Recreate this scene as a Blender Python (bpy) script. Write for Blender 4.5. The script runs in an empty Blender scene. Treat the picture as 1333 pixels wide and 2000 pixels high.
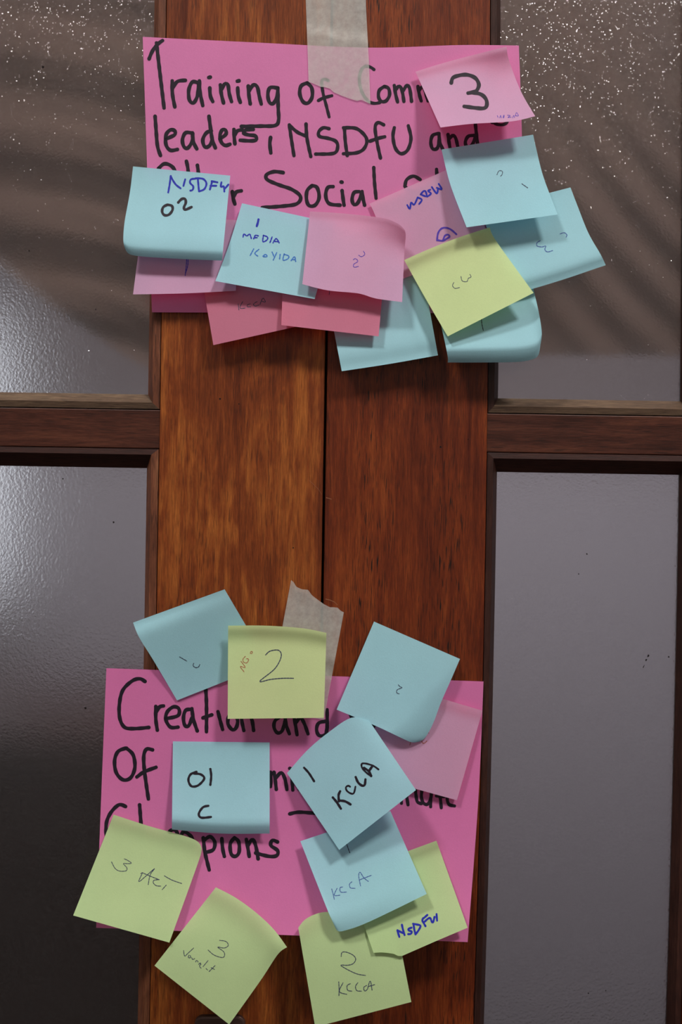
import bpy, math, random
from mathutils import Vector
from mathutils.bvhtree import BVHTree

S = 0.0004            # metres per photo pixel on the face of the doors
D = 0.85              # camera distance from the doors
ZC = 1.35             # camera height
ROLL = 0.0165
C = bpy.context.scene.collection
sc = bpy.context.scene
CAM = Vector((0, -D, ZC))
RV = Vector((math.cos(ROLL), 0, math.sin(ROLL)))
UV = Vector((-math.sin(ROLL), 0, math.cos(ROLL)))

# ---------------------------------------------------------------- camera
cd = bpy.data.cameras.new('camera')
cam = bpy.data.objects.new('camera', cd); C.objects.link(cam)
cam.location = CAM
cam.rotation_euler = (math.pi / 2, -ROLL, 0)
cd.sensor_fit = 'VERTICAL'; cd.sensor_height = 24
cd.lens = 24 * D / (2000 * S)
cd.clip_start = 0.02
sc.camera = cam

# ---------------------------------------------------------------- world, lights, exposure
w = bpy.data.worlds.new('world'); sc.world = w; w.use_nodes = True
w.node_tree.nodes['Background'].inputs[0].default_value = (0.80, 0.86, 1.0, 1)
w.node_tree.nodes['Background'].inputs[1].default_value = 0.05
sc.view_settings.view_transform = 'Standard'
sc.view_settings.look = 'None'
sc.view_settings.gamma = 1
sc.view_settings.use_curve_mapping = False
sc.view_settings.exposure = 0.0

def area(name, loc, target, sx, sy, power, col):
    l = bpy.data.lights.new(name, 'AREA'); l.shape = 'RECTANGLE'; l.size = sx; l.size_y = sy
    l.energy = power; l.color = col
    o = bpy.data.objects.new(name, l); C.objects.link(o)
    o.location = loc
    o.rotation_euler = (Vector(target) - Vector(loc)).to_track_quat('-Z', 'Y').to_euler()
    return o
area('ceiling_light_right', (1.62, -2.02, 4.55), (0, 0, 1.40), 0.50, 0.50, 98, (1.0, 0.95, 0.90))
area('ceiling_light_left', (-1.60, -1.85, 4.55), (0, 0, 1.40), 0.50, 0.50, 67, (1.0, 0.96, 0.92))
# unseen fill lights, added to brighten the curtain and room behind the doors
area('added_back_fill', (0.30, 0.45, 2.68), (0.3, 0.75, 1.0), 0.9, 0.4, 27, (0.92, 0.94, 1.0))

area('added_curtain_fill', (-0.50, 0.40, 2.62), (-0.35, 0.15, 1.5), 0.4, 0.2, 4.5, (1.0, 0.93, 0.86))  # second fill, added to lift the dark left part of the curtain

def lin(c):
    r = []
    for v in c:
        v /= 255.0
        r.append(v / 12.92 if v <= 0.04045 else ((v + 0.055) / 1.055) ** 2.4)
    return (r[0], r[1], r[2], 1)

# ---------------------------------------------------------------- materials
class NT:
    def __init__(s, name):
        s.m = bpy.data.materials.new(name); s.m.use_nodes = True
        s.t = s.m.node_tree; s.t.nodes.clear()
        s.out = s.t.nodes.new('ShaderNodeOutputMaterial')
    def n(s, typ, ins=None, **kw):
        nd = s.t.nodes.new('ShaderNode' + typ)
        for k, v in kw.items(): setattr(nd, k, v)
        for k, v in (ins or {}).items():
            if hasattr(v, 'is_output'): s.t.links.new(v, nd.inputs[k])
            else: nd.inputs[k].default_value = v
        return nd
    def done(s, shader):
        s.t.links.new(shader, s.out.inputs[0]); return s.m
    def coord(s, scale=(1, 1, 1), rot=(0, 0, 0), loc=(0, 0, 0)):
        tc = s.n('TexCoord')
        return s.n('Mapping', {0: tc.outputs['Object'], 'Scale': scale, 'Rotation': rot, 'Location': loc}).outputs[0]
    def ramp(s, fac, stops):
        r = s.n('ValToRGB', {0: fac})
        e = r.color_ramp.elements
        while len(e) < len(stops): e.new(0.5)
        for i, (p, c) in enumerate(stops):
            e[i].position = p; e[i].color = c
        return r.outputs[0]
    def mix(s, fac, a, b, mode='MIX'):
        return s.n('MixRGB', {0: fac, 1: a, 2: b}, blend_type=mode).outputs[0]

def g(v): return (v, v, v, 1)

def wood(name, dark, mid, light, pore, horiz=False, blotch=0.5, seed=0, rough=0.36, porew=0.6):
    b = NT(name)
    def sc_(a, c):           # a across the grain, c along it
        return (c, 1.5, a) if horiz else (a, 1.5, c)
    off = (seed * 3.7, seed, seed * 2.3)
    big = b.n('TexNoise', {0: b.coord(sc_(20, 7), loc=off), 'Scale': 1.0, 'Detail': 5, 'Roughness': 0.6, 'Distortion': 0.7}).outputs[0]
    streak = b.n('TexNoise', {0: b.coord(sc_(150, 11), loc=off), 'Scale': 1.0, 'Detail': 6, 'Roughness': 0.7, 'Distortion': 0.5}).outputs[0]
    fine = b.n('TexNoise', {0: b.coord(sc_(1100, 70), loc=off), 'Scale': 1.0, 'Detail': 4, 'Roughness': 0.7}).outputs[0]
    pores = b.n('TexNoise', {0: b.coord(sc_(1000, 62), loc=(seed, 5, 9)), 'Scale': 1.0, 'Detail': 1}).outputs[0]
    f = b.n('Math', {0: big, 1: blotch}, operation='MULTIPLY').outputs[0]
    f2 = b.n('Math', {0: streak, 1: 1 - blotch, 2: f}, operation='MULTIPLY_ADD').outputs[0]
    col = b.ramp(f2, [(0.36, dark), (0.5, mid), (0.64, light)])
    col = b.mix(0.75, col, b.ramp(fine, [(0.3, g(0.42)), (0.7, g(1.5))]), 'MULTIPLY')
    pm = b.ramp(pores, [(0.58, g(0)), (0.66, g(1))])
    # pores gather in bands
    band = b.ramp(b.n('TexNoise', {0: b.coord(sc_(34, 5.0), loc=off), 'Scale': 1.0, 'Detail': 3}).outputs[0], [(0.40, g(0.12)), (0.6, g(porew))])
    pmf = b.mix(1.0, pm, band, 'MULTIPLY')
    col = b.mix(pmf, col, pore)
    bump = b.n('Bump', {'Strength': 0.35, 'Distance': 0.0005, 'Height': fine}).outputs[0]
    rg = b.n('Math', {0: streak, 1: 0.25, 2: rough - 0.06}, operation='MULTIPLY_ADD').outputs[0]
    p = b.n('BsdfPrincipled', {'Base Color': col, 'Roughness': rg, 'Normal': bump, 'Specular IOR Level': 0.28})
    return b.done(p.outputs[0])

M = {}
M['stile_l'] = wood('varnished_wood_golden', lin((86, 35, 13)), lin((126, 60, 22)), lin((176, 102, 42)), lin((48, 24, 14)), blotch=0.55, seed=1)
M['stile_r'] = wood('varnished_wood_red', lin((76, 26, 10)), lin((108, 44, 16)), lin((136, 64, 24)), lin((30, 18, 12)), blotch=0.4, seed=2, porew=1.0)
M['rail'] = wood('varnished_wood_rail', lin((50, 24, 17)), lin((74, 38, 27)), lin((96, 53, 36)), lin((32, 18, 14)), horiz=True, blotch=0.4, seed=3)
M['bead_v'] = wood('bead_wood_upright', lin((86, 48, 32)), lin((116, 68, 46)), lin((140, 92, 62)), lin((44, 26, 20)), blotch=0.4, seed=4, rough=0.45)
M['bead_lit'] = wood('bead_wood_level_lit', lin((74, 56, 44)), lin((94, 74, 58)), lin((112, 92, 72)), lin((50, 34, 26)), horiz=True, blotch=0.4, seed=5, rough=0.5)  # paler copy: light painted onto the upward-facing beads
M['bead_shaded'] = wood('bead_wood_level_shaded', lin((40, 18, 15)), lin((54, 26, 20)), lin((68, 36, 28)), lin((32, 18, 14)), horiz=True, blotch=0.4, seed=6, rough=0.45)  # darker copy: shade painted into the downward-facing beads, reused on the added cupboard
M['bead_vdark'] = wood('bead_wood_dark_upright', lin((42, 22, 18)), lin((54, 30, 24)), lin((68, 40, 32)), lin((32, 18, 14)), blotch=0.4, seed=7, rough=0.4)

def simple(name, col, rough=0.6, spec=0.5, metal=0.0):
    b = NT(name)
    nz = b.n('TexNoise', {0: b.coord((1, 1, 1)), 'Scale': 60.0, 'Detail': 4}).outputs[0]
    c = b.mix(0.35, col, b.ramp(nz, [(0.3, g(0.6)), (0.7, g(1.3))]), 'MULTIPLY')
    p = b.n('BsdfPrincipled', {'Base Color': c, 'Roughness': rough, 'Specular IOR Level': spec, 'Metallic': metal})
    return b.done(p.outputs[0])

def glass_mat():
    b = NT('hammered_obscure_glass')
    co = b.coord((1, 0.3, 1))
    h1 = b.n('TexNoise', {0: co, 'Scale': 560.0, 'Detail': 1.5, 'Roughness': 0.5, 'Distortion': 0.6}).outputs[0]
    h2 = b.n('TexVoronoi', {0: co, 'Scale': 420.0}, feature='SMOOTH_F1').outputs[0]
    h = b.mix(0.5, h1, h2)
    bmp = b.n('Bump', {'Strength': 1.0, 'Distance': 0.00030, 'Height': h}).outputs[0]
    # every tiny facet of the pressed pattern leans its own way
    cell = b.n('TexVoronoi', {0: co, 'Scale': 1400.0, 'Randomness': 1.0}, feature='F1').outputs['Color']
    lean = b.n('VectorMath', {0: cell, 1: (0.5, 0.5, 0.5)}, operation='SUBTRACT').outputs[0]
    lean = b.n('VectorMath', {0: lean, 'Scale': 0.53}, operation='SCALE').outputs[0]
    nn = b.n('VectorMath', {0: bmp, 1: lean}, operation='ADD').outputs[0]
    nn = b.n('VectorMath', {0: nn}, operation='NORMALIZE').outputs[0]
    p = b.n('BsdfPrincipled', {'Base Color': (0.76, 0.735, 0.745, 1), 'Roughness': 0.25, 'IOR': 1.45,
                               'Transmission Weight': 1.0, 'Normal': bmp,
                               'Coat Weight': 0.6, 'Coat Roughness': 0.035, 'Coat Normal': nn})
    return b.done(p.outputs[0])
M['glass'] = glass_mat()

def paper_mat(name, col, trans=0.22, tcol=None, grain=0.08):
    b = NT(name)
    nz = b.n('TexNoise', {0: b.coord(), 'Scale': 900.0, 'Detail': 4, 'Roughness': 0.7}).outputs[0]
    n2 = b.n('TexNoise', {0: b.coord(), 'Scale': 26.0, 'Detail': 4}).outputs[0]
    c = b.mix(grain, col, b.ramp(nz, [(0.3, g(0.6)), (0.7, g(1.35))]), 'MULTIPLY')
    c = b.mix(0.12, c, b.ramp(n2, [(0.3, g(0.75)), (0.7, g(1.2))]), 'MULTIPLY')
    bmp = b.n('Bump', {'Strength': 0.25, 'Distance': 0.0003, 'Height': nz}).outputs[0]
    p = b.n('BsdfPrincipled', {'Base Color': c, 'Roughness': 0.75, 'Specular IOR Level': 0.22, 'Normal': bmp})
    t = b.n('BsdfTranslucent', {0: tcol or col})
    m = b.n('MixShader', {0: trans, 1: p.outputs[0], 2: t.outputs[0]})
    return b.done(m.outputs[0])
BLUE = lin((172, 224, 236)); GREEN = lin((202, 230, 168)); PINK = lin((222, 178, 214)); SHEET = lin((230, 136, 190)); SHEET2 = lin((228, 126, 184)); PINK_SHADED = lin((222, 136, 164))
M['blue'] = paper_mat('blue_note_paper', BLUE)
M['green'] = paper_mat('yellow_green_note_paper', GREEN)
M['yellow'] = paper_mat('pale_yellow_note_paper', lin((216, 234, 170)))
M['pink'] = paper_mat('pink_note_paper', PINK, 0.32, tcol=lin((252, 120, 150)))
M['shaded'] = paper_mat('shaded_pink_note_paper', PINK_SHADED, 0.32, tcol=lin((250, 110, 130)))  # darker pink: shade of the overlapping notes put into the paper colour
M['sheet'] = paper_mat('hot_pink_sheet_paper', SHEET, 0.15, tcol=lin((235, 70, 130)))
M['sheet2'] = paper_mat('hot_pink_sheet_paper_lower', SHEET2, 0.15, tcol=lin((230, 70, 130)))

def tape_mat():
    b = NT('frosted_paper_tape')
    n1 = b.n('TexNoise', {0: b.coord(), 'Scale': 160.0, 'Detail': 6, 'Roughness': 0.75}).outputs[0]
    fac = b.n('MapRange', {0: n1, 1: 0.3, 2: 0.7, 3: 0.40, 4: 0.60}).outputs[0]
    bmp = b.n('Bump', {'Strength': 0.3, 'Distance': 0.0004, 'Height': n1}).outputs[0]
    p = b.n('BsdfPrincipled', {'Base Color': lin((216, 216, 210)), 'Roughness': 0.6, 'Normal': bmp})
    t = b.n('BsdfTransparent')
    m = b.n('MixShader', {0: fac, 1: t.outputs[0], 2: p.outputs[0]})
    return b.done(m.outputs[0])
M['tape'] = tape_mat()

def ink(name, col, rough=0.55):
    b = NT(name)
    nz = b.n('TexNoise', {0: b.coord(), 'Scale': 700.0, 'Detail': 3}).outputs[0]
    c = b.mix(0.3, col, b.ramp(nz, [(0.3, g(0.6)), (0.7, g(1.5))]), 'MULTIPLY')
    return b.done(b.n('BsdfPrincipled', {'Base Color': c, 'Roughness': rough, 'Specular IOR Level': 0.25}).outputs[0])
INK = {'black': ink('black_marker_ink', lin((34, 26, 38))), 'blue': ink('blue_marker_ink', lin((38, 46, 170))),
       'light_blue': ink('light_blue_ink', lin((56, 112, 190))), 'purple': ink('purple_ink', lin((84, 60, 170))),
       'pen': ink('dark_pen_ink', lin((62, 70, 92))), 'red': ink('red_pen_ink', lin((170, 90, 66))),
       'bluepen': ink('blue_pen_ink', lin((70, 96, 160)))}

def curtain_mat():
    b = NT('sheer_brown_curtain')
    nz = b.n('TexNoise', {0: b.coord(), 'Scale': 500.0, 'Detail': 2}).outputs[0]
    c = b.mix(0.2, lin((126, 103, 90)), b.ramp(nz, [(0.3, g(0.7)), (0.7, g(1.2))]), 'MULTIPLY')
    d = b.n('BsdfDiffuse', {0: c}); t = b.n('BsdfTranslucent', {0: c})
    return b.done(b.n('MixShader', {0: 0.5, 1: d.outputs[0], 2: t.outputs[0]}).outputs[0])
M['curtain'] = curtain_mat()
M['plaster'] = simple('painted_plaster', lin((176, 174, 178)), 0.8, 0.2)
M['white_plaster'] = simple('white_painted_plaster', lin((226, 224, 220)), 0.8, 0.2)
M['dimmed_plaster'] = simple('dimmed_back_wall_plaster', lin((118, 108, 108)), 0.8, 0.2)  # back wall tone darkened to dim the view under the curtain hem
M['added_panel_pale'] = simple('added_pale_panel', lin((174, 168, 173)), 0.7, 0.2)  # pale tone of the added dado, keeps the lower wall bright
M['floor'] = simple('dark_cement_floor', lin((70, 62, 58)), 0.6, 0.3)
M['bronze'] = simple('bronze_lock_metal', lin((92, 70, 64)), 0.42, 0.5, 0.6)
M['bronze_light'] = simple('worn_lock_metal', lin((140, 112, 106)), 0.45, 0.5, 0.5)
M['scratch'] = simple('scratched_varnish', lin((150, 96, 66)), 0.6, 0.3)
M['speck'] = simple('dirt', lin((30, 24, 24)), 0.8, 0.2)
def emit_mat():
    b = NT('daylit_frosted_pane')
    return b.done(b.n('Emission', {0: (0.86, 0.92, 1.0, 1), 1: 1.1}).outputs[0])
M['daylight'] = emit_mat()

# ---------------------------------------------------------------- helpers
def P(px, py, d=0.0):
    """point at depth d (m) in front of the door face seen at photo pixel px,py"""
    k = (D - d) / D * S
    return CAM + RV * ((px - 666.5) * k) + UV * ((1000 - py) * k) + Vector((0, D - d, 0))

def mesh_obj(name, verts, faces, mat, parent=None, origin=None, smooth=False):
    """verts in world space; origin = world position of the object (top level) or of its thing"""
    if origin is None: origin = worldpos(parent) if parent else Vector((0, 0, 0))
    me = bpy.data.meshes.new(name)
    me.from_pydata([tuple(Vector(v) - origin) for v in verts], [], faces)
    me.update()
    if smooth:
        for p in me.polygons: p.use_smooth = True
    if mat: me.materials.append(mat)
    o = bpy.data.objects.new(name, me); C.objects.link(o)
    if parent: o.parent = parent
    else: o.location = origin
    return o

def worldpos(o):
    v = Vector(o.location)
    while o.parent:
        o = o.parent; v += o.location
    return v

def tag(o, label=None, cat=None, group=None, kind=None):
    if label: o['label'] = label
    if cat: o['category'] = cat
    if group: o['group'] = group
    if kind: o['kind'] = kind
    return o

def empty(name, loc):
    o = bpy.data.objects.new(name, None); C.objects.link(o); o.location = loc
    o.empty_display_size = 0.05
    return o

def box(x0, x1, y0, y1, z0, z1):
    v = [(x, y, z) for x in (x0, x1) for y in (y0, y1) for z in (z0, z1)]
    f = [(0, 1, 3, 2), (4, 6, 7, 5), (0, 4, 5, 1), (2, 3, 7, 6), (0, 2, 6, 4), (1, 5, 7, 3)]
    return v, f

def joinv(parts):
    V, F = [], []
    for v, f in parts:
        b = len(V); V += list(v); F += [tuple(i + b for i in q) for q in f]
    return V, F

def board(x0, x1, z0, z1, y0, y1, bev=0.0008, along='z', n=40, warp=None):
    """bevel-edged board; cross-section extruded along the grain"""
    a0, a1 = (x0, x1) if along == 'z' else (z0, z1)
    c0, c1 = (z0, z1) if along == 'z' else (x0, x1)
    prof = [(a0, y1), (a0, y0 + bev), (a0 + bev * .3, y0 + bev * .3), (a0 + bev, y0), (a1 - bev, y0), (a1 - bev * .3, y0 + bev * .3), (a1, y0 + bev), (a1, y1)]
    V, F = [], []
    m = len(prof)
    for i in range(n + 1):
        c = c0 + (c1 - c0) * i / n
        for a, y in prof:
            V.append((a, y, c) if along == 'z' else (c, y, a))
    for i in range(n):
        for j in range(m):
            k = (j + 1) % m
            F.append((i * m + j, i * m + k, (i + 1) * m + k, (i + 1) * m + j))
    F.append(tuple(range(m))[::-1]); F.append(tuple(n * m + j for j in range(m)))
    if warp: V = [warp(v) for v in V]
    return V, F

# ---------------------------------------------------------------- doors
def X(px): return (px - 666.5) * S * math.cos(ROLL)            # door x of a photo column at row 1000
def Z(py): return ZC + (1000 - py) * S
Z0, Z1 = 0.012, 2.10

def warp_right(v):
    x, y, z = v
    wgt = min(1, max(0, (x - X(650)) / (X(940) - X(650))))
    q = max(-1.15, min(1.15, (z - ZC) / 0.4))
    return (x - wgt * q * q * 8.0 * S, y, z)

def bead_side(o, a, gl, side, warp):
    """one mitred glazing bead; o,a,gl = (x0,x1,z0,z1) of outer edge, arris and glass line"""
    Y = (0.0012, 0.0004, 0.0092, 0.0125)
    def pt(r, e, k):    # e: which end 0/1
        x0, x1, z0, z1 = r
        if side == 'left': return (x0, Y[k], (z0, z1)[e])
        if side == 'right': return (x1, Y[k], (z0, z1)[e])
        if side == 'bottom': return ((x0, x1)[e], Y[k], z0)
        return ((x0, x1)[e], Y[k], z1)
    n = 30
    rows = []
    ring = [(o, 0), (a, 1), (gl, 2), (gl, 3), (o, 3)]
    V, F = [], []
    for i in range(n + 1):
        t = i / n
        for r, k in ring:
            p, q = Vector(pt(r, 0, k)), Vector(pt(r, 1, k))
            V.append(tuple(p.lerp(q, t)))
    m = len(ring)
    for i in range(n):
        for j in range(m):
            k = (j + 1) % m
            F.append((i * m + j, i * m + k, (i + 1) * m + k, (i + 1) * m + j))
    F.append(tuple(range(m))[::-1]); F.append(tuple(n * m + j for j in range(m)))
    if warp: V = [warp(v) for v in V]
    return V, F

def make_door(name, sx0, sx1, px_o, dz, right):
    """sx = inner (meeting) stile px range; px_o = (glass pane outer x0,x1), second stile"""
    warp = warp_right if right else None
    root = empty(name, (X((sx0 + sx1) / 2), 0.02, Z0))
    tag(root, kind='structure')
    def add(nm, vf, mat, lab=None, smooth=False):
        o = mesh_obj(nm, vf[0], vf[1], mat, root, smooth=smooth)
        if lab: o['label'] = lab
        return o
    st_m = M['stile_r'] if right else M['stile_l']
    add('stile', board(X(sx0), X(sx1), Z0, Z1, 0, 0.04, warp=warp, n=80), st_m)
    bx0, bx1 = px_o               # bead outer edges of the panes
    if right: so0, so1 = X(bx1 + 1.2), X(bx1 + 316)
    else: so0, so1 = X(bx0 - 316), X(bx0 - 1.2)
    add('stile', board(so0, so1, Z0, Z1, 0, 0.04, warp=warp, n=80), st_m)
    # rails
    for zt, zb in ((Z1, Z1 - 0.11), (Z(804) + dz, Z(880) + dz), (Z0 + 0.16, Z0)):
        add('rail', board(X(bx0 - 1), X(bx1 + 1), zb, zt, 0.0012, 0.04, along='x', warp=warp), M['rail'])
    # panes : (top outer, arris, glass) / (bottom outer, arris, glass) in world z
    gapz = 0.0007
    up = dict(o=(X(bx0 + .4), X(bx1 - .4), Z(804) + dz + gapz, Z1 - 0.11 - gapz))
    lo = dict(o=(X(bx0 + .4), X(bx1 - .4), Z0 + 0.16 + gapz, Z(880) + dz - gapz * .5))
    f_in, s_in = (13, 12)
    for r, (bt, bg, tt, tg) in ((up, (12.5, 30, 12, 26)), (lo, (12, 28, 11, 36.5))):
        x0, x1, z0, z1 = r['o']
        if right: fi, gi = 11.5, 22
        else: fi, gi = 14, 26
        r['a'] = (x0 + fi * S, x1 - fi * S, z0 + bt * S, z1 - tt * S)
        r['g'] = (x0 + gi * S, x1 - gi * S, z0 + bg * S, z1 - tg * S)
        for side in ('left', 'right', 'bottom', 'top'):
            if side in ('left', 'right'):
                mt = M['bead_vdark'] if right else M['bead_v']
            else: mt = M['bead_lit'] if (side == 'bottom') else M['bead_shaded']  # light and shade from above painted in by bead side
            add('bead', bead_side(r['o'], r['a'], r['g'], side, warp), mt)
        gx0, gx1, gz0, gz1 = r['g']
        e = 0.003
        # textured glass pane, thin slab
        nn = 30
        V, F = board(gx0 - e, gx1 + e, gz0 - e, gz1 + e, 0.0093, 0.0128, bev=0.0002, n=nn, warp=warp)
        g_ = add('glass_pane', (V, F), M['glass'], 'obscured glass pane with a fine hammered texture')
    return root

door_l = make_door('door_1', 309.2, 630.2, (-98, 308), -0.0009, False)
door_r = make_door('door_2', 635.0, 949.8, (951, 1356), 0.0007, True)
# strip added behind the meeting gap to block light coming through
v, f = box(X(622), X(646), 0.0405, 0.052, Z0, Z1)
mesh_obj('gap_light_block', v, f, M['rail'], door_l)

# wear on the doors
def disc_on(parent, name, px, py, r, mat, d=0.00012, label=None, elong=1.0, ang=0.0, y=0.0):
    V = [P(px, py, d - y)]
    for i in range(14):
        a = i / 14 * 2 * math.pi
        rr = r * (1 + 0.18 * math.sin(3 * a + px))
        ex, ey = rr * elong * math.cos(a), rr * math.sin(a)
        V.append(P(px + ex * math.cos(ang) - ey * math.sin(ang), py + ex * math.sin(ang) + ey * math.cos(ang), d - y))
    F = [(0, 1 + i, 1 + (i + 1) % 14) for i in range(14)]
    o = mesh_obj(name, V, F, mat, parent)
    if label: o['label'] = label
    return o
for px, py, r in ((430, 779, 1.8), (573, 1070, 1.4), (467, 789, 1.2)): disc_on(door_l, 'nail_hole', px, py, r, M['speck'])
for px, py, r in ((861, 873, 1.8), (915, 858, 1.0)): disc_on(door_r, 'nail_hole', px, py, r, M['speck'])
for px, py, r in ((167, 1383, 2.2), (222, 1020, 1.8), (84, 131, 2.4), (57, 490, 1.6), (187, 604, 1.4), (123, 935, 1.3)):
    disc_on(door_l, 'dirt_speck', px, py, r, M['speck'], d=0.0001, y=0.0093)
for px, py, r, e, a in ((1267, 1281, 1.6, 1.8, -1.1), (1263, 1289, 1.5, 1.6, -1.1), (1258, 1302, .8, 4, -1.1), (1307, 1283, 1.6, 1, 0), (1147, 1082, 1.3, 1.4, 1), (1131, 1121, 1.2, 1, 0), (1150, 1940, 1.4, 1, 0), (1184, 1935, 1.2, 1, 0)):
    disc_on(door_r, 'dirt_speck', px, py, r, M['speck'], d=0.0001, y=0.0093, elong=e, ang=a)

# lock plate at the bottom of the left leaf
def rounded_plate(px0, px1, py0, py1, d0, d1, rad, bev):
    def ring(ins, d):
        out = []
        x0, x1, y0, y1, r = px0 + ins, px1 - ins, py0 + ins, py1 - ins, max(1, rad - ins)
        for cx, cy, a0 in ((x1 - r, y0 + r, -90), (x1 - r, y1 - r, 0), (x0 + r, y1 - r, 90), (x0 + r, y0 + r, 180)):
            for k in range(7):
                a = math.radians(a0 + k * 15)
                q = P(cx + r * math.cos(a), cy + r * math.sin(a), 0)
                out.append((q.x, -d, q.z))
        return out
    rings = [ring(0, d0), ring(0, d1 - bev * .6), ring(bev / S * .3, d1 - bev * .2), ring(bev / S, d1)]
    V = [p for r_ in rings for p in r_]; n = len(rings[0]); F = []
    for i in range(3):
        for j in range(n):
            k = (j + 1) % n
            F.append((i * n + j, i * n + k, (i + 1) * n + k, (i + 1) * n + j))
    F.append(tuple(3 * n + j for j in range(n)))
    return V, F
V, F = rounded_plate(381, 480, 1981, 2360, 0.0, 0.004, 16, 0.0016)
lp = mesh_obj('lock_plate', V, F, M['bronze'], door_l); lp['label'] = 'dull bronze lock plate with rounded corners'
V, F = rounded_plate(396, 473, 1996, 2330, 0.004, 0.0065, 8, 0.001)
mesh_obj('lock_body', V, F, M['bronze_light'], lp, origin=worldpos(door_l))

# ---------------------------------------------------------------- room shell round the doors
def struct(name, vf, mat):
    vs = [Vector(v) for v in vf[0]]
    org = Vector((sum(v.x for v in vs) / len(vs), sum(v.y for v in vs) / len(vs), min(v.z for v in vs)))
    o = mesh_obj(name, vf[0], vf[1], mat, None, org)
    return tag(o, kind='structure')
OX0, OX1 = X(-414.5), X(1673.5)
W0, W1 = -1.6, 1.6
F0, F1, FH, FB = -3.0, 3.0, 4.8, -4.4
struct('wall_front', joinv([box(F0, OX0 - 0.062, 0.0, 0.09, 0, FH), box(OX1 + 0.062, F1, 0.0, 0.09, 0, FH), box(OX0 - 0.062, OX1 + 0.062, 0.0, 0.09, Z1 + 0.064, FH)]), M['plaster'])
struct('trim_1', board(OX0 - 0.06, OX0 - 0.002, 0.0, Z1 + 0.06, -0.014, 0.09), M['rail'])
struct('trim_2', board(OX1 + 0.002, OX1 + 0.06, 0.0, Z1 + 0.06, -0.014, 0.09), M['rail'])
struct('trim_3', board(OX0 - 0.001, OX1 + 0.001, Z1 + 0.003, Z1 + 0.06, -0.014, 0.09, along='x'), M['rail'])
struct('floor', box(F0, F1, FB, 1.75, -0.05, 0.0), M['floor'])
struct('ceiling', box(F0, F1, FB, 0.09, FH + 0.001, FH + 0.05), M['white_plaster'])
struct('ceiling', box(W0, W1, 0.091, 1.75, 2.751, 2.80), M['plaster'])
WX0, WX1, WZ0, WZ1 = -1.32, -0.76, 1.10, 1.84
struct('wall_back', joinv([box(W0, WX0, 1.7, 1.75, 0, 2.75), box(WX1, W1, 1.7, 1.75, 0, 2.75), box(WX0, WX1, 1.7, 1.75, 0, WZ0), box(WX0, WX1, 1.7, 1.75, WZ1, 2.75)]), M['dimmed_plaster'])
struct('added_dado', box(WX1 + .02, W1 - .001, 1.688, 1.6995, 0.0, 1.50), M['added_panel_pale'])  # made-up dado, added so the wall reads brighter low down
struct('wall_left', joinv([box(W0 - 0.05, W0 - 0.001, 0.091, 1.75, 0, 2.75), box(F0 - 0.05, F0 - .001, FB, 0.09, 0, FH)]), M['plaster'])
struct('wall_right', joinv([box(W1 + 0.001, W1 + 0.05, 0.091, 1.75, 0, 2.75), box(F1 + .001, F1 + 0.05, FB, 0.09, 0, FH)]), M['plaster'])
struct('wall_rear', box(F0, F1, FB - .05, FB - .001, 0, FH), M['white_plaster'])
win = empty('window_1', (WX0, 1.7, WZ0)); tag(win, kind='structure')
for b_ in (box(WX0 + .001, WX0 + .035, 1.705, 1.735, WZ0 + .001, WZ1 - .001), box(WX1 - .035, WX1 - .001, 1.705, 1.735, WZ0 + .001, WZ1 - .001),
           box(WX0 + .036, WX1 - .036, 1.705, 1.735, WZ0 + .001, WZ0 + .035), box(WX0 + .036, WX1 - .036, 1.705, 1.735, WZ1 - .035, WZ1 - .001)):
    mesh_obj('window_frame', b_[0], b_[1], M['rail'], win)
v, f = box(WX0 + .037, WX1 - .037, 1.718, 1.722, WZ0 + .036, WZ1 - .036)
mesh_obj('pane', v, f, M['daylight'], win)

# made-up dark cupboard behind the left leaf, added to darken the lower pane
cab = empty('added_cabinet', (-0.62, 0.62, 0.0))
tag(cab, 'made-up dark cupboard added to darken the lower left glass pane', 'added_cabinet')
def cpart(nm, b_, mt, par=cab):
    return mesh_obj(nm, b_[0], b_[1], mt, par)
cpart('body', box(-1.12, -0.13, 0.44, 0.80, 0.0, 1.06), M['bead_shaded'])
cpart('added_cabinet_top', box(-1.14, -0.11, 0.42, 0.81, 1.0605, 1.085), M['bead_shaded'])
for k in range(2):
    dx = cpart('door', board(-1.115 + .495 * k, -0.63 + .495 * k, 0.05, 1.04, 0.422, 0.4395, bev=.002, n=4), M['bead_vdark'])
    kx = -0.66 if k == 0 else -0.59
    kb = mesh_obj('knob', *board(kx - .010, kx + .010, 0.62, 0.65, 0.40, 0.4215, bev=.005, n=3), M['bronze'], dx, origin=worldpos(cab))

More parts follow.
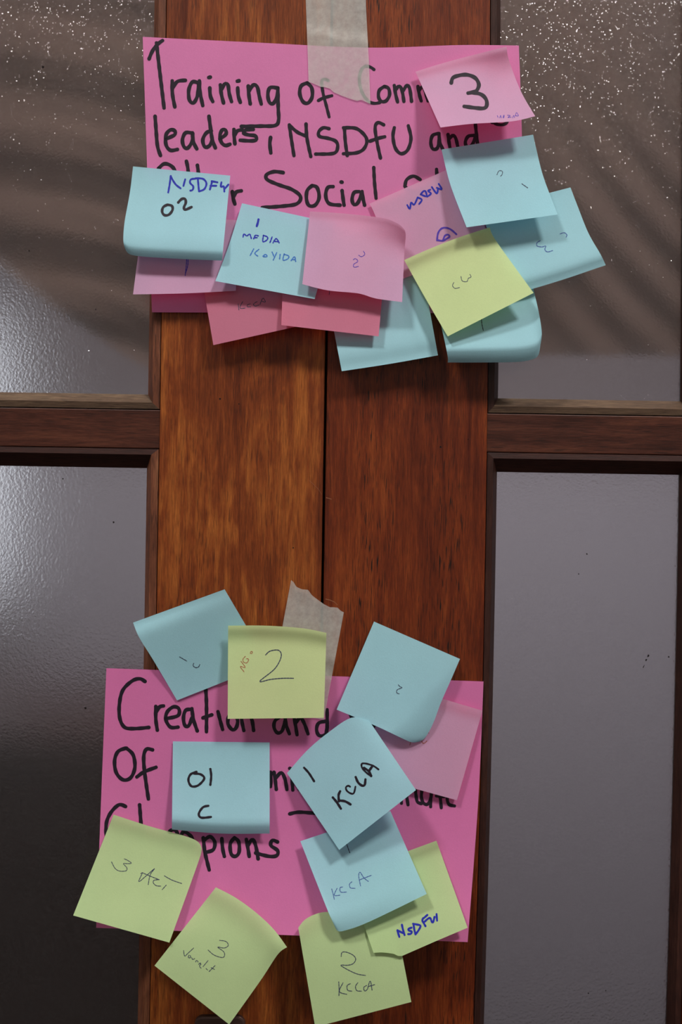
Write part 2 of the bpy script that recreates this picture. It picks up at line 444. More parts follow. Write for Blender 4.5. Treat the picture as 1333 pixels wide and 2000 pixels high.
# ---------------------------------------------------------------- curtain behind the upper panes
def curtain():
    y0 = 0.070
    nx, nz = 150, 150
    V, F = [], []
    def hem(x):
        pts = [(-0.60, 1.68), (-0.33, 1.585), (-0.25, 1.52), (-0.17, 1.47), (0.0, 1.45), (0.12, 1.485), (0.40, 1.488), (0.6, 1.49)]
        for (a, za), (b, zb) in zip(pts, pts[1:]):
            if x <= b: return za + (zb - za) * (x - a) / (b - a)
        return pts[-1][1]
    for i in range(nx + 1):
        x = -0.60 + 1.2 * i / nx
        for j in range(nz + 1):
            t = j / nz
            z = 2.20 + (hem(x) - 2.20) * t
            wl = min(1, max(0, 0.5 - x / 0.12))
            pl = z * 1.0 + 0.62 * x - 0.55 * (x + 0.3) ** 2 + 0.10 * math.sin(9 * x)
            pr = z * 0.62 + 0.80 * x + 0.10 * (x - 0.25) * (z - 1.6) * 8
            a = math.sin(2 * math.pi * pl / 0.062 + 1.6 * math.sin(13 * z) + 1.5 * math.sin(21 * x)) * 0.0046 + math.sin(2 * math.pi * pl / 0.023 + 3 * math.sin(11 * x + 9 * z)) * 0.0012
            b = math.sin(2 * math.pi * pr / 0.034 + 1.6 * math.sin(14 * x)) * 0.0044 + math.sin(2 * math.pi * pr / 0.016 + 2 * math.sin(19 * z)) * 0.0008
            b *= math.exp(-((x - 0.24) / 0.09) ** 2 - ((z - 1.58) / 0.10) ** 2) + 0.12
            a *= 0.35 + 0.65 * math.exp(-((z - 1.62) / 0.13) ** 2)
            fade = 1.0
            V.append((x, y0 + (wl * a + (1 - wl) * b) * fade, z))
    for i in range(nx):
        for j in range(nz):
            k = i * (nz + 1) + j
            F.append((k, k + 1, k + nz + 2, k + nz + 1))
    o = mesh_obj('curtain', V, F, M['curtain'], None, Vector((0, y0, 1.45)), smooth=True)
    tag(o, 'brown gathered curtain seen blurred behind the two upper glass panes', 'curtain')
    rod_v, rod_f = [], []
    for x in (-0.66, 0.66):
        for k in range(12):
            a = k / 12 * 2 * math.pi
            rod_v.append((x, y0 + 0.010 * math.cos(a), 2.205 + 0.010 * math.sin(a)))
    for k in range(12):
        rod_f.append((k, (k + 1) % 12, 12 + (k + 1) % 12, 12 + k))
    rod_f += [tuple(range(12))[::-1], tuple(range(12, 24))]
    r = mesh_obj('curtain_rod', rod_v, rod_f, M['bronze'], o)
    for x in (-0.64, 0.64):
        v, f = box(x - .008, x + .008, y0 - 0.006, 0.0905, 2.187, 2.200) if False else box(x - .008, x + .008, y0 - .008, y0 + .008, 2.19, 2.22)
    return o
curtain()

# ---------------------------------------------------------------- papers
def poly_at(pts, t, cache={}):
    key = id(pts)
    L = [0]
    for a, b in zip(pts, pts[1:]): L.append(L[-1] + math.hypot(b[0] - a[0], b[1] - a[1]))
    s = t * L[-1]
    for i in range(len(pts) - 1):
        if s <= L[i + 1] or i == len(pts) - 2:
            u = (s - L[i]) / max(1e-9, L[i + 1] - L[i])
            return (pts[i][0] + (pts[i + 1][0] - pts[i][0]) * u, pts[i][1] + (pts[i + 1][1] - pts[i][1]) * u)

def smooth_path(pts, sub=6):
    if len(pts) < 3: return pts
    out = []
    n = len(pts)
    for i in range(n - 1):
        p0 = pts[max(0, i - 1)]; p1 = pts[i]; p2 = pts[i + 1]; p3 = pts[min(n - 1, i + 2)]
        for k in range(sub):
            t = k / sub
            out.append(tuple(0.5 * ((2 * p1[c]) + (-p0[c] + p2[c]) * t + (2 * p0[c] - 5 * p1[c] + 4 * p2[c] - p3[c]) * t * t + (-p0[c] + 3 * p1[c] - 3 * p2[c] + p3[c]) * t ** 3) for c in (0, 1)))
    out.append(pts[-1])
    return out

def lower_sheet_depth(px, py):
    """how far (mm) the lower sheet stands off the doors there"""
    t = max(0, (py - 1318) / 508)
    if t > 0.85: t = 0.85 + 0.20 * math.tanh((t - 0.85) / 0.20)
    s = min(1, max(0, (px - 200) / 730))
    return 1.2 + 18 * t ** 3 + 3.0 * t * t * s
def paper(name, label, cat, mat, cs, depth, strokes=(), top=None, right=None, bottom=None, left=None, n=28, nx=None, group=None, straight=False, over=None):
    """cs = TL,TR,BR,BL pixels; depth(s,t) in mm; optional edge points between the corners"""
    TL, TR, BR, BL = cs
    sm = (lambda p: p) if straight else (lambda p: smooth_path(p, 8))
    eT = sm([TL] + list(top or []) + [TR]); eB = sm([BL] + list(bottom or []) + [BR])
    eL = sm([TL] + list(left or []) + [BL]); eR = sm([TR] + list(right or []) + [BR])
    nx = nx or n
    T_ = [poly_at(eT, i / nx) for i in range(nx + 1)]; B_ = [poly_at(eB, i / nx) for i in range(nx + 1)]
    L_ = [poly_at(eL, j / n) for j in range(n + 1)]; R_ = [poly_at(eR, j / n) for j in range(n + 1)]
    V, F = [], []
    for j in range(n + 1):
        t = j / n
        for i in range(nx + 1):
            s = i / nx
            q = [0, 0]
            for c in (0, 1):
                q[c] = ((1 - t) * T_[i][c] + t * B_[i][c] + (1 - s) * L_[j][c] + s * R_[j][c]
                        - ((1 - s) * (1 - t) * TL[c] + s * (1 - t) * TR[c] + (1 - s) * t * BL[c] + s * t * BR[c]))
            V.append(P(q[0], q[1], (depth(s, t) + (over(q[0], q[1]) if over else 0)) * 0.001))
    for j in range(n):
        for i in range(nx):
            k = j * (nx + 1) + i
            F.append((k, k + nx + 1, k + nx + 2, k + 1))
    org = (V[0] + V[nx]) / 2
    o = mesh_obj(name, V, F, mat, None, org, smooth=True)
    tag(o, label, cat, group)
    if strokes:
        bvh = BVHTree.FromPolygons(V, F)
        bycol = {}
        for st in strokes: bycol.setdefault(st[0], []).append(st)
        for key_, sts in bycol.items():
            col, _, pn = key_.partition('/')
            pn = (pn or 'handwriting').split(':')[0]
            SV, SF = [], []
            for k_, (_, wd, pts) in enumerate(sts):
                ribbon(bvh, pts, wd, SV, SF, 0.00011 + 0.00001 * (k_ % 3))
            if SF:
                h = mesh_obj(pn, SV, SF, INK[col], o, origin=org)
                h['label'] = {'black': 'black marker', 'blue': 'blue marker', 'light_blue': 'light blue pen', 'purple': 'purple pen', 'pen': 'thin dark pen', 'red': 'thin red pen', 'bluepen': 'thin blue pen'}[col] + ' ' + pn
    return o

def hit(bvh, px, py):
    d = (P(px, py, 0) - CAM).normalized()
    r = bvh.ray_cast(CAM, d)
    return (r[0], d) if r[0] is not None else (None, d)

def ribbon(bvh, pts, wd, SV, SF, off):
    p = smooth_path(pts, 6)
    # resample evenly
    L = sum(math.hypot(b[0] - a[0], b[1] - a[1]) for a, b in zip(p, p[1:]))
    n = max(3, int(L / max(1.6, wd * 0.35)))
    p = [poly_at(p, i / n) for i in range(n + 1)]
    h = wd / 2
    rows = []
    def tang(i):
        a, b = p[max(0, i - 1)], p[min(n, i + 1)]
        l = math.hypot(b[0] - a[0], b[1] - a[1]) or 1
        return (b[0] - a[0]) / l, (b[1] - a[1]) / l
    stations = []
    tx, ty = tang(0)
    for e in (0.95, 0.8, 0.45): stations.append((p[0][0] - tx * h * e, p[0][1] - ty * h * e, tx, ty, h * math.sqrt(1 - e * e)))
    for i in range(n + 1):
        tx, ty = tang(i)
        wob = 1 + 0.07 * math.sin(i * 0.9 + p[0][0]) if wd > 3 else 1 + 0.2 * math.sin(i * 1.7 + p[0][1])
        stations.append((p[i][0], p[i][1], tx, ty, h * wob))
    tx, ty = tang(n)
    for e in (0.45, 0.8, 0.95): stations.append((p[n][0] + tx * h * e, p[n][1] + ty * h * e, tx, ty, h * math.sqrt(1 - e * e)))
    prev = None
    for x, y, tx, ty, hw in stations:
        row = []
        for k in (-1, 0, 1):
            loc, dr = hit(bvh, x - ty * hw * k, y + tx * hw * k)
            if loc is None: row = None; break
            row.append(loc - dr * off)
        if row is None: prev = None; continue
        b = len(SV); SV += row
        if prev is not None:
            SF.append((prev, prev + 1, b + 1, b)); SF.append((prev + 1, prev + 2, b + 2, b + 1))
        prev = b

# photo crops the strokes were measured in
CR = {'A': (220, 0, 2.5635), 'B': (700, 60, 2.5635), 'C': (220, 300, 2.5635), 'D': (700, 340, 2.5635), 'E': (180, 1120, 3.3325), 'F': (540, 1120, 3.1738),
      'G': (120, 1420, 3.0295), 'K': (540, 120, 2.666), 'Q': (560, 0, 6.665), 'R': (300, 320, 4.443), 'S': (760, 330, 6.665), 'T': (840, 120, 6.665),
      'U': (640, 1460, 6.665), 'V': (630, 1680, 5.554), 'W': (200, 1640, 5.127), 'X': (640, 430, 2.777), 'Y': (760, 1340, 6.665), 'Z': (420, 1360, 2.666), 'L': (380, 540, 3.3325)}
def st(crop, col, wd, *lines):
    x0, y0, k = CR[crop]
    out = []
    for ln in lines:
        pts = [(x0 + ln[i] / k, y0 + ln[i + 1] / k) for i in range(0, len(ln), 2)]
        if len(pts) == 1: pts = [pts[0], (pts[0][0] + .8, pts[0][1] + .3)]
        out.append((col, wd, pts))
    return out

# ---- upper sheet
s1 = st('A', 'black/word:1', 7.3,
    (183,295,200,255,225,222,250,203), (220,215,232,320,245,430,258,540),
    (299,405,300,470,312,535), (302,440,325,408,365,402),
    (430,415,400,410,382,450,385,500,405,515,425,480,432,415), (435,405,438,460,452,528),
    (487,440,490,480,502,508), (482,388,490,386), (540,425,545,470,556,515), (545,450,562,420,578,425,585,470,596,508),
    (627,440,630,480,640,512), (625,406,634,404), (680,430,683,475,690,520), (685,455,705,425,725,435,735,480,745,520),
    (825,440,790,438,778,470,785,510,805,518,825,480,828,440), (828,440,830,540,832,600,815,628,740,631,645,633),
    )
s1 += st('A', 'black/word:2', 7.3, (975,415,945,430,938,470,955,510,980,515,1000,485,998,440,975,415))
s1 += st('A', 'black/word:3', 7.3,
    (213,582,218,650,225,730,240,778), (268,695,310,675,312,655,290,650,268,675,268,725,290,752,325,748),
    (395,665,365,665,350,700,358,735,378,740,400,705,402,668), (400,665,405,710,422,745),
    (495,655,470,665,452,700,462,735,485,730,500,700), (483,582,492,650,500,700,515,740),
    (538,695,568,672,565,650,548,652,538,680,545,712,565,728,588,722), (608,648,610,690,613,720), (610,680,625,655,650,650),
    (705,648,670,650,655,665,680,675,715,680,720,700,690,705,640,702), (792,688,788,720,793,765))
s1 += st('Q', 'black/word:2', 6.2, (545,1050,500,1030,465,1045,460,1100,480,1230,520,1380,555,1520), (415,1308,480,1275,590,1245))
s1 += st('Q', 'black/word:4', 6.2,
    (1140,905,1090,872,1030,862,980,900,950,1000,960,1130,1010,1250,1080,1325,1150,1345,1215,1335))
s1 += st('K', 'black/word:4', 6.8, (563,130,537,150,533,185,548,208,572,205,590,175,585,140,563,130), (615,125,622,170,632,210), (620,150,640,128,655,150,665,208),
    (663,150,680,125,695,140,705,208), (738,130,745,170,755,205), (745,150,765,130,780,170,790,205), (785,150,805,130,820,170,830,205), (850,130,855,190,880,195,890,130), (905,140,910,205), (910,160,930,135,945,160,950,205), (970,140,975,205), (1000,110,1008,205), (985,140,1030,135), (1050,140,1060,180,1090,190), (1110,135,1100,200,1095,260), (1095,250,1110,300,1125,318))
s1 += st('K', 'black/word:5', 6.8,
    (68,330,78,400,92,490), (68,332,110,368,155,388), (155,325,160,400,180,495), (275,350,245,345,222,365,225,390,270,400,310,415,320,445,300,478,205,482),
    (355,345,360,420,370,490), (350,345,420,350,470,400,460,450,420,475,350,480), (560,330,530,318,515,345,525,420,543,503), (488,415,530,400,565,392),
    (615,345,608,390,620,450,650,480,685,460,702,400,688,335),
    )
s1 += st('K', 'black/word:6', 6.8, (845,375,815,385,805,420,815,455,840,450,850,400), (848,375,852,420,868,458), (895,380,900,420,907,460), (900,405,920,385,935,400,945,440,950,458),
    (1030,385,1000,390,985,420,995,445,1020,435,1035,400), (1037,320,1042,370,1050,440))
s1 += st('K', 'black/word:7', 6.8, (508,552,512,630,520,712))
s1 += st('K', 'black/word:8', 6.8,
    (670,650,680,615,715,597,750,615), (670,650,700,680,750,700,740,740,680,745), (835,562,840,640,845,740))
s1 += st('T', 'black/word:4', 6.2, (770,760,860,812,930,825,980,812,1010,780,1000,650))
s1 += st('C', 'black/word:9', 7.2, (230,75,262,50,305,72,318,130,300,200,250,205,225,150,230,75), (370,38,378,80,385,180), (425,58,430,100,435,200),
    (490,170,530,150,510,130,485,160,500,210,540,205), (600,190,605,225,613,252), (608,215,620,192,645,186))
s1 += st('C', 'black/word:7', 7.2, (855,95,810,90,772,105,775,130,830,155,900,180,942,215,925,250,860,262,750,270), (1000,160,975,185,972,230,985,260,1015,258,1035,220,1025,170,1000,160),
    (1105,165,1078,170,1068,210,1085,250,1140,258), (1150,185,1155,225,1160,258), (1145,142,1150,143), (1235,190,1210,195,1200,230,1210,255,1230,245,1250,195), (1250,190,1255,225,1263,258))
paper('paper_sheet', 'hot pink paper sheet taped high across both doors, its black lettering starting with Training', 'paper', M['sheet'],
      [(279, 72), (1014, 89), (1026, 612), (297, 610)], lambda s, t: 1.2 + 1.8 * t + 0.35 * math.sin(5 * s + 2 * t) + 0.8 * max(0, s - .9) * 10 * (1 - t) * .5,
      s1, top=[(500, 83), (720, 93), (900, 88)], right=[(1020, 262)], n=40, nx=60)

# ---- lower sheet
s2 = st('E', 'black/word:1', 7.2, (345,703,310,685,260,700,200,760,178,850,180,940,210,1000,270,1010,370,1002), (415,865,415,950,425,1020), (420,900,440,868,465,862),
    (480,945,560,925,565,880,530,868,490,900,480,950,510,1000,560,1000), (650,885,610,890,595,940,605,990,630,990,650,940), (650,880,660,950,685,1025),
    (740,750,745,850,745,1030), (722,940,780,920), (820,900,835,960,850,1015), (915,905,890,930,885,980,915,1018,940,1000,947,950,915,905), (970,900,975,960,988,1022), (975,930,1010,905,1040,950,1052,1022))
s2 += st('Z', 'black/word:2', 7.0, (350,100,315,125,308,160,325,190,350,180,365,130), (365,105,372,150,388,195), (410,95,420,150,428,200), (420,140,445,112,465,140,485,195),
    (575,130,540,140,530,175,545,205,580,195,585,140), (585,70,585,140,581,190))
s2 += st('Z', 'black/word:3', 7.0, (700,85,712,108), (812,142,845,162), (725,100,740,140,760,160),
    )
s2 += st('Z', 'black/word:4', 7.0, (290,395,292,430,290,470), (308,395,315,440,320,485), (315,430,345,397,365,430,375,485), (402,430,406,488), (430,380,440,485), (390,375,393,376))
s2 += st('Z', 'black/dash', 7.0, (390,612,440,603,530,610))
s2 += st('G', 'black/word:5', 7.3, (380,125,335,145,315,200,325,270,365,312,410,300,435,240,425,165,385,125), (540,135,505,130,488,170,492,260,515,425), (447,295,490,265,560,238))
s2 += st('G', 'black/word:6', 7.3,
    (380,470,340,460,290,510,265,580,275,680,330,690), (463,460,470,555,480,690), (640,700,640,620,680,615,700,690), (700,690,720,620,770,650,780,700),
    (840,655,850,740,875,845), (845,670,880,648,908,680,900,725,860,740), (950,660,955,720,965,765), (1025,655,1000,690,1005,750,1030,765,1052,740,1050,680,1025,655),
    (1095,665,1105,720,1112,765), (1105,700,1130,665,1150,700,1165,780), (1280,680,1250,670,1240,700,1280,730,1275,760,1230,765,1150,745),
    )
s2 += st('G', 'black/word:4', 7.3, (700,190,670,240,690,310), (760,200,770,300), (830,210,850,300), (900,210,910,300), (980,210,1000,300), (1080,220,1100,300))
s2 += st('Y', 'black/word:7', 6.4, (150,1400,165,1525), (225,1400,235,1450,250,1545), (345,1340,358,1450,375,1510,425,1530), (430,1360,425,1450,450,1520,500,1540,540,1480,560,1380), (555,1380,545,1470,545,1570),
    (665,1400,675,1500,683,1583), (620,1430,720,1440), (760,1440,765,1500,790,1545,855,1560))
paper('paper_sheet', 'hot pink paper sheet taped low across both doors, its black lettering starting with Creation', 'paper', M['sheet2'],
      [(208, 1305), (945, 1331), (914, 1840), (188, 1812)], lambda s, t: 1.2 + 18 * t ** 3 + 0.3 * math.sin(6 * s + t) + 3.0 * t * t * s,
      s2, left=[(200, 1500)], right=[(935, 1560)], n=40, nx=60)

# ---- tape
def tape1(s, t):
    y = -60 + t * 262
    k = min(1, max(0, (y - 62) / 26)); k = k * k * (3 - 2 * k)
    return 0.45 + 1.9 * k + 0.10 * math.sin(9 * t + 4 * s)
paper('masking_tape', 'wide strip of whitish frosted tape holding the top edge of the upper pink sheet', 'tape', M['tape'],
      [(596, -60), (717, -60), (724, 203), (603, 160)], tape1, bottom=[(612, 163), (628, 170), (634, 170), (645, 173), (652, 180), (668, 187), (684, 193), (698, 197), (706, 195), (715, 199)],
      left=[(598, 10), (602, 120)], right=[(715, 8), (721, 120)], n=60, nx=50, straight=True)
def tape2(s, t):
    y = 1160 + t * 240
    k = min(1, max(0, (y - 1288) / 30)); k = k * k * (3 - 2 * k)
    return 0.45 + 1.9 * k + 0.12 * math.sin(7 * t + 3 * s) + 1.2 * math.exp(-(t / .07) ** 2) * (1 - s)
paper('masking_tape', 'torn strip of whitish frosted tape above the yellow note marked 2', 'tape', M['tape'],
      [(569, 1133), (672, 1196), (633, 1406), (522, 1384)], tape2, top=[(574, 1137), (579, 1146), (590, 1151), (602, 1152), (610, 1163), (622, 1172), (633, 1180), (645, 1186), (652, 1186), (660, 1187), (666, 1193)],
      n=50, nx=50, straight=True)

GU = 'sticky notes on the upper pink sheet'
GL = 'sticky notes on the lower pink sheet'
def gauss(x, w): return math.exp(-(x / w) ** 2)
def note(label, mat, cs, depth, strokes=(), group=GU, **kw):
    return paper('sticky_note', label, 'sticky note', M[mat], cs, depth, strokes, group=group, **kw)

# ---- upper cluster, back to front
note('pale pink note mostly hidden beneath the blue 02 note, a thin purple stroke showing', 'pink', [(280, 420), (466, 430), (461, 568), (260, 575)],
     lambda s, t: 4.0 + 9 * t ** 1.5, st('R', 'purple', 1.6, (290,700,288,835,275,970), (300,790,298,880,275,960)), bottom=[(360, 573)])
note('unmarked blue note hanging lowest in the upper group, over the gap between doors', 'blue', [(632, 540), (822, 508), (856, 694), (668, 725)],
     lambda s, t: 4.0 + 14 * t ** 1.7 - 3.5 * gauss(t - 1, .12) + 2.0 * gauss(s - .78 - .1 * t, .06) * (1 - t), bottom=[(760, 711)])
note('shade-tinted pink note with small pen letters, pointed corner low on the left door', 'shaded', [(384, 482), (572, 450), (606, 632), (417, 674)],
     lambda s, t: 4.4 + 8 * t ** 1.4 + 1.2 * math.sin(3 * s) * t, st('R', 'pen', 1.2, (735,1215,742,1268), (775,1195,750,1250,795,1252), (840,1215,815,1225,815,1240,845,1240), (900,1195,870,1215,880,1235,915,1225), (925,1220,950,1165,972,1200,935,1190), (845,1070,852,1076)))
note('shade-tinted pink note showing below the pink note with the upside-down 2', 'shaded', [(556, 445), (757, 462), (740, 657), (550, 635)],
     lambda s, t: 6.0 + 13 * t ** 1.3, st('L', 'pen', 1.0, (882,80,878,118)), right=[(746, 590)])
note('blue note with rolled bottom edge, showing below the yellow-green note of the upper group', 'blue', [(838, 530), (1032, 500), (1056, 676), (875, 708)],
     lambda s, t: 4.0 + 20 * min(1, t / .86) ** 1.5 * (1 - .0 * s) - 5 * (max(0, t - .8) / .2) ** 2, st('D', 'pen', 1.6, (618,725,620,750,627,783)),
     right=[(1042, 560), (1053, 610), (1059, 650)], bottom=[(950, 708), (1010, 707), (1040, 702), (1052, 694)], n=44, left=[(872, 680)])
note('pink note with blue marker letters turned upside down and half a circled mark', 'pink', [(722, 398), (900, 320), (962, 480), (786, 545)],
     lambda s, t: 4.0 + 4.5 * t + 1.6 * gauss(s - .80, .05), st('S', 'blue', 3.4, (240,470,275,520,290,435,330,465,375,370), (375,370,430,400,395,455), (415,330,450,290,478,290,490,355,415,330), (540,270,510,285,550,320,500,360), (560,235,625,320,640,250), (650,195,690,265,625,245))
     + st('S', 'purple', 3.6, (628,930,640,840,680,780,740,765,810,790,880,850), (628,925,700,935,750,910,790,880,770,855,730,870,705,930)), left=[(733, 420)])
note('blue note farthest right in the upper group, marked c and 3, over the glass', 'blue', [(938, 412), (1115, 366), (1184, 518), (1004, 573)],
     lambda s, t: 4.4 + 14 * min(1, t / .9) ** 1.3 - 2.5 * gauss(t - 1, .10), st('X', 'bluepen', 1.5, (1262,75,1285,68,1300,80,1295,92)) + st('X', 'bluepen/numeral', 1.5, (1155,112,1138,122,1138,140,1165,145,1185,140,1180,160,1195,172,1222,165)),
     right=[(1128, 400), (1150, 455), (1174, 497)], bottom=[(1045, 563), (1110, 543), (1160, 526)])
note('blue note tilted leftward with two lines of blue capitals under a short stroke', 'blue', [(473, 397), (658, 437), (615, 584), (421, 549)],
     lambda s, t: 6.6 + 12 * t ** 1.25, st('R', 'blue/numeral', 4.3, (912,482,906,510,897,540)) + st('R', 'blue', 2.5, (778,635,785,608,810,625,835,610,850,648), (870,650,885,620,910,625), (875,640,900,640), (955,620,950,675,985,660,990,635,955,620), (1030,635,1012,682), (1038,685,1065,648,1092,685), (1050,672,1080,675))
     + st('R', 'light_blue', 2.1, (870,738,840,795), (915,742,880,775,905,800), (950,800,975,785,985,805,955,805), (1030,765,1045,800), (1070,770,1040,835), (1100,785,1095,825), (1135,780,1125,835,1165,825,1175,800,1135,785), (1195,840,1225,805,1235,848), (1205,830,1232,832)),
     left=[(447, 480)])
note('blue note marked 02 with a rolled lower edge, leftmost of the upper group', 'blue', [(260, 325), (450, 343), (434, 509), (246, 489)],
     lambda s, t: 6.0 + 17 * min(1, t / .90) ** 1.5 - 5.0 * (max(0, t - .66) / .34) ** 2.4, st('R', 'blue', 3.7, (150,105,140,180,128,248), (150,110,190,175,235,212), (275,135,260,190), (365,128,325,135,318,165,345,195,340,225,320,232), (385,130,395,235), (365,125,430,130,460,170,440,220,395,238), (510,150,490,222), (505,150,555,160), (495,190,545,190), (590,160,585,200,610,195,615,240), (650,180,620,215))
     + st('R', 'black/numeral', 5.2, (120,355,85,375,75,415,95,445,135,440,165,400,160,365,125,355), (215,335,245,305,275,305,280,340,265,375,275,398,330,375)),
     left=[(254, 375), (244, 430), (241, 462), (242, 478)], bottom=[(262, 499), (340, 505)], n=44)
note('pink note with a curled top right corner and a small upside-down 2', 'pink', [(606, 413), (791, 449), (786, 590), (591, 555)],
     lambda s, t: 9.0 + 14 * t ** 1.15 + 9 * gauss(1 - s, .34) * gauss(t, .22) + 1.0 * gauss(t, .06), st('X', 'purple', 1.3, (170,190,185,198,203,185,195,168)) + st('X', 'purple/numeral', 1.3, (140,215,152,208,165,220,160,228,142,240,145,255,168,250)),
     top=[(660, 416), (720, 422), (757, 428), (780, 438)], right=[(793, 462), (790, 500)], bottom=[(640, 567), (700, 573), (735, 583)], n=36)
note('blue note just below the pink 3 note, with a tiny pen hook', 'blue', [(863, 292), (1042, 263), (1090, 419), (912, 444)],
     lambda s, t: 8.0 + 15 * t ** 1.3, st('K', 'pen/letter', 1.3, (1150,590,1160,570,1178,572,1176,590,1168,597)) + st('K', 'pen/numeral', 1.5, (1280,637,1310,658)), left=[(880, 360)], right=[(1048, 290), (1062, 345)])
note('yellow-green note in the upper group with small pen marks', 'yellow', [(790, 508), (957, 444), (1043, 572), (875, 657)],
     lambda s, t: 10.5 + 17 * t ** 1.15 + 3.5 * gauss(t, .10), st('D', 'pen/numeral', 1.2, (515,512,522,535,545,538,552,522,566,515,560,502)) + st('D', 'pen/letter', 1.2, (480,542,473,558,485,572,508,568)),
     top=[(830, 490), (890, 466)], right=[(966, 465), (1005, 520)], left=[(830, 580)], n=36)
note('pink note marked with a large black 3, top right of the upper sheet', 'pink', [(812, 140), (990, 91), (1046, 227), (861, 249)],
     lambda s, t: 3.6 + 22 * t ** 1.25 + 8.5 * gauss(1 - s, .32) * gauss(t, .26) + 2.0 * gauss(t, .10), st('T', 'black/numeral', 7.6, (280,280,300,215,370,185,470,172,560,195,615,240,640,310,610,380,560,400,500,412), (560,405,640,418,700,450,740,510,740,580,700,610,600,605,450,585))
     + st('T', 'purple', 1.1, (880,705,890,730), (910,735,925,700,930,735), (960,700,955,735), (970,700,965,735), (1010,700,1050,705,1015,730,1060,725), (1080,735,1095,700,1105,730), (1115,710,1130,665,1155,710,1115,705)),
     top=[(870, 122), (950, 101)], right=[(995, 118), (1018, 178)], bottom=[(920, 242), (1000, 237)], n=36)

# ---- lower cluster, back to front
note('blue note at the top left of the lower group, partly on the door wood', 'blue', [(260, 1216), (439, 1151), (525, 1297), (346, 1368)],
     lambda s, t: 3.0 + 7.5 * (1 - t) ** 1.4 - 4.0 * gauss(t, .10) * gauss(s, .9), st('E', 'pen', 1.4, (570,543,617,570)) + st('E', 'pen/letter', 1.4, (662,585,658,600,675,613,693,608,702,592)), GL, left=[(272, 1245), (300, 1290)])
note('pink note by the right edge of the lower sheet, behind the blue notes', 'pink', [(758, 1333), (943, 1388), (893, 1563), (708, 1512)],
     lambda s, t: 3.4 + 4.5 * t + 1.6 * gauss(t, .08), st('Y', 'red', 1.2, (285,725,272,770), (430,715,438,738,465,742,495,715), (487,635,500,605,522,612)), GL)
note('yellow-green note at the lower right with bold blue capitals and a curled corner', 'green', [(672, 1708), (853, 1642), (914, 1812), (730, 1861)],
     lambda s, t: 2.2 + 6 * t ** 1.1 + 3.0 * gauss(t, .08), st('V', 'blue', 4.0, (815,765,826,800,836,832), (816,760,850,778,888,796), (864,700,876,755,893,812), (968,732,935,745,938,762,970,774,962,798,932,802), (990,692,998,750,1012,805), (985,690,1030,698,1066,712,1045,760,1012,803), (1095,628,1086,655,1105,690,1120,716), (1088,640,1140,594), (1105,672,1165,625,1190,672,1204,668,1218,615), (1240,585,1242,620,1246,655)), GL,
     over=lower_sheet_depth, bottom=[(745, 1860), (757, 1861), (770, 1863), (778, 1867), (786, 1867), (850, 1839)], nx=48, straight=True, left=[(711, 1806)])
note('yellow-green note at the very bottom with a thin pen 2 over capitals', 'green', [(583, 1812), (772, 1793), (804, 1957), (616, 2006)],
     lambda s, t: 4.2 + 4 * t ** 1.2 + 2 * gauss(t, .12) * (1 - s), st('V', 'pen', 1.5, (205,1045,215,1000,270,1000,340,1035,362,1080,330,1125,270,1140,200,1140,280,1190,380,1235,468,1250)) + st('V', 'pen/word', 1.5, (178,1320,182,1400,180,1470), (225,1330,185,1425,265,1455), (305,1340,270,1360,275,1410,320,1420), (385,1330,360,1370,375,1415,425,1420), (480,1360,450,1380,460,1420,490,1400), (490,1400,520,1310,540,1410), (500,1370,568,1350)), GL,
     over=lower_sheet_depth, top=[(595, 1797), (615, 1786), (640, 1781), (700, 1783)])
note('blue note marked 01 over C, square on the left half of the lower sheet', 'blue', [(338, 1448), (527, 1450), (527, 1628), (336, 1620)],
     lambda s, t: 3.2 + 12.5 * min(1, t / .9) ** 1.5 - 3.5 * (max(0, t - .82) / .18) ** 2, st('G', 'black', 4.6, (800,265,765,280,752,315,770,350,810,345,846,305,825,280,785,275), (882,248,887,290,882,342)) + st('G', 'black/letter', 4.6, (870,466,838,475,814,512,828,536,885,532)), GL, bottom=[(430, 1628)], n=40)
note('tilted blue note at the upper right of the lower group, with one rounded corner', 'blue', [(731, 1214), (899, 1287), (818, 1449), (658, 1386)],
     lambda s, t: 4.0 + 8 * t + 3 * s - 7 * (max(0, s + .35 * t - .98) / .35) ** 1.6, st('F', 'pen', 1.4, (757,690,768,702,781,708,755,718,746,730,750,742,762,746)), GL,
     right=[(884, 1322), (862, 1372), (849, 1407), (838, 1430), (828, 1444)], bottom=[(735, 1418), (790, 1444), (806, 1450)], n=40)
note('blue note below the tilted blue one, thin pen capitals, lower left corner curling', 'blue', [(587, 1643), (763, 1584), (834, 1746), (656, 1813)],
     lambda s, t: 5.5 + 11 * t ** 1.15 - 4 * (max(0, t - .78) / .22) ** 2 * (1 - .8 * s), st('Z', 'pen/numeral', 1.6, (686,765,692,785,703,815)) + st('V', 'bluepen', 1.4, (102,312,118,370,130,425), (160,305,130,380,190,380), (220,290,192,300,200,345,262,345), (320,235,295,260,305,300,355,305), (415,280,395,170,410,130,450,190,500,230), (400,215,530,165)), GL,
     over=lower_sheet_depth, left=[(618, 1722), (642, 1782)], bottom=[(660, 1818), (672, 1818), (720, 1801)], n=40)
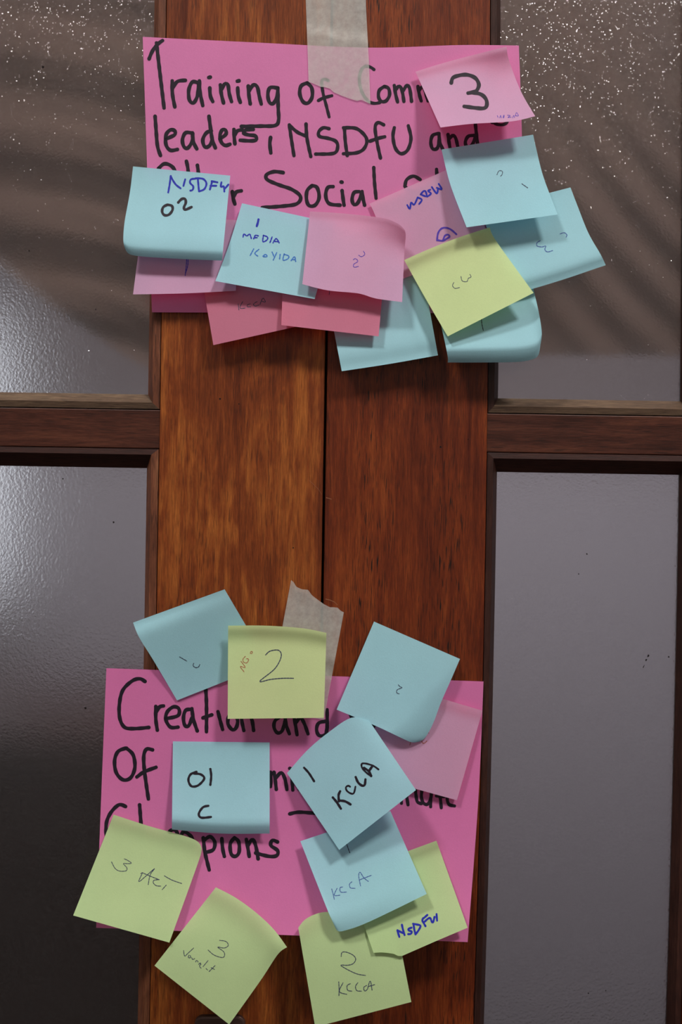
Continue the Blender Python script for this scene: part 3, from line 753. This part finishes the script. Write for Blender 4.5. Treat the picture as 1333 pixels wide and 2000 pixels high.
note('blue note turned on its corner with slanting black marker capitals', 'blue', [(561, 1510), (721, 1407), (813, 1543), (663, 1660)],
     lambda s, t: 7.4 + 7 * s + 19 * t ** 1.1, st('U', 'black', 4.8, (70,650,120,710,175,795), (165,570,145,620,150,700), (160,690,230,700,300,740), (368,385,400,455,450,495,485,485,495,415), (475,265,540,310,570,370), (545,300,580,250))
     + st('U', 'black', 3.6, (295,510,270,497,240,520,255,565,310,600,345,590,365,510), (570,375,500,320,450,260,450,210,510,210,600,240,665,285)) + st('Z', 'black/numeral', 4.4, (465,372,490,400,517,442)), GL,
     top=[(600, 1466), (640, 1432), (686, 1402)])
note('yellow note marked with a pen 2 and small red letters, over the torn tape', 'yellow', [(446, 1222), (638, 1236), (633, 1402), (445, 1404)],
     lambda s, t: 9.5 + 7 * t + 4.0 * gauss(t, .11), st('E', 'pen/numeral', 1.8, (1130,530,1160,505,1215,500,1232,540,1190,620,1092,702,1160,690,1240,682,1312,682)) + st('E', 'red', 1.2, (990,640,965,605,998,612,970,572), (998,540,984,555,985,575,1008,582,1020,558,1006,555), (1035,508,1030,518,1040,522,1045,510,1035,508)), GL,
     top=[(520, 1222), (590, 1227)], n=36)
note('yellow-green note at the lower left, pen 3 and letters on one line', 'green', [(222, 1591), (393, 1653), (331, 1841), (143, 1788)],
     lambda s, t: 2.2 + 8 * t ** 1.15 + 2.0 * gauss(t, .10), st('W', 'pen', 1.3, (92,222,130,290,180,315,240,310,245,280,210,240,250,240,292,235,250,205,220,192)) + st('W', 'pen/word', 1.4, (385,340,400,335,365,420,430,370,525,288,480,350,460,450), (400,330,480,365,570,400), (570,400,520,405,510,430,540,460,585,465), (640,455,600,500), (622,362,700,405,795,438)), GL,
     over=lower_sheet_depth, top=[(290, 1613), (355, 1631), (376, 1638), (388, 1645)], right=[(394, 1662), (384, 1694)], n=36)
note('yellow-green note standing on its corner, a pen 3 over a small word', 'green', [(422, 1733), (561, 1850), (448, 2001), (302, 1886)],
     lambda s, t: 3.0 + 6 * t + 3.5 * gauss(t, .16) + 3 * gauss(1 - s, .2) * gauss(t, .3), st('W', 'pen', 1.3, (1060,1105,1120,1155,1200,1180,1225,1160,1215,1120,1155,1075,1220,1085,1262,1060,1240,1020,1175,1008)) + st('W', 'pen/word', 1.3, (815,1110,825,1165,855,1140,915,1085), (870,1155,860,1180,885,1180,880,1160), (895,1180,905,1200,925,1190), (935,1225,945,1205,960,1225), (965,1250,975,1235,990,1250), (985,1235,975,1270,990,1285), (1010,1270,1060,1210), (1040,1290,1055,1305), (1070,1320,1130,1260), (1090,1280,1125,1300)), GL,
     over=lower_sheet_depth, top=[(460, 1753), (500, 1782), (535, 1815)], right=[(543, 1864), (510, 1914)], n=36)

# light scratches in the varnish
def scratch(parent, pts, wd):
    V, F = [], []
    for i, (x, y) in enumerate(pts):
        q = P(x, y - wd / 2, 0.00015); r = P(x, y + wd / 2, 0.00015); V += [q, r]
    for i in range(len(pts) - 1): F.append((2 * i, 2 * i + 1, 2 * i + 3, 2 * i + 2))
    mesh_obj('scratch', V, F, M['scratch'], parent)
scratch(door_l, [(604, 938), (614, 947), (622, 955), (629, 966)], 0.9)
scratch(door_r, [(637, 972), (642, 973), (648, 975)], 1.6)
scratch(door_r, [(636, 1170), (645, 1172), (654, 1176), (660, 1182)], 1.5)
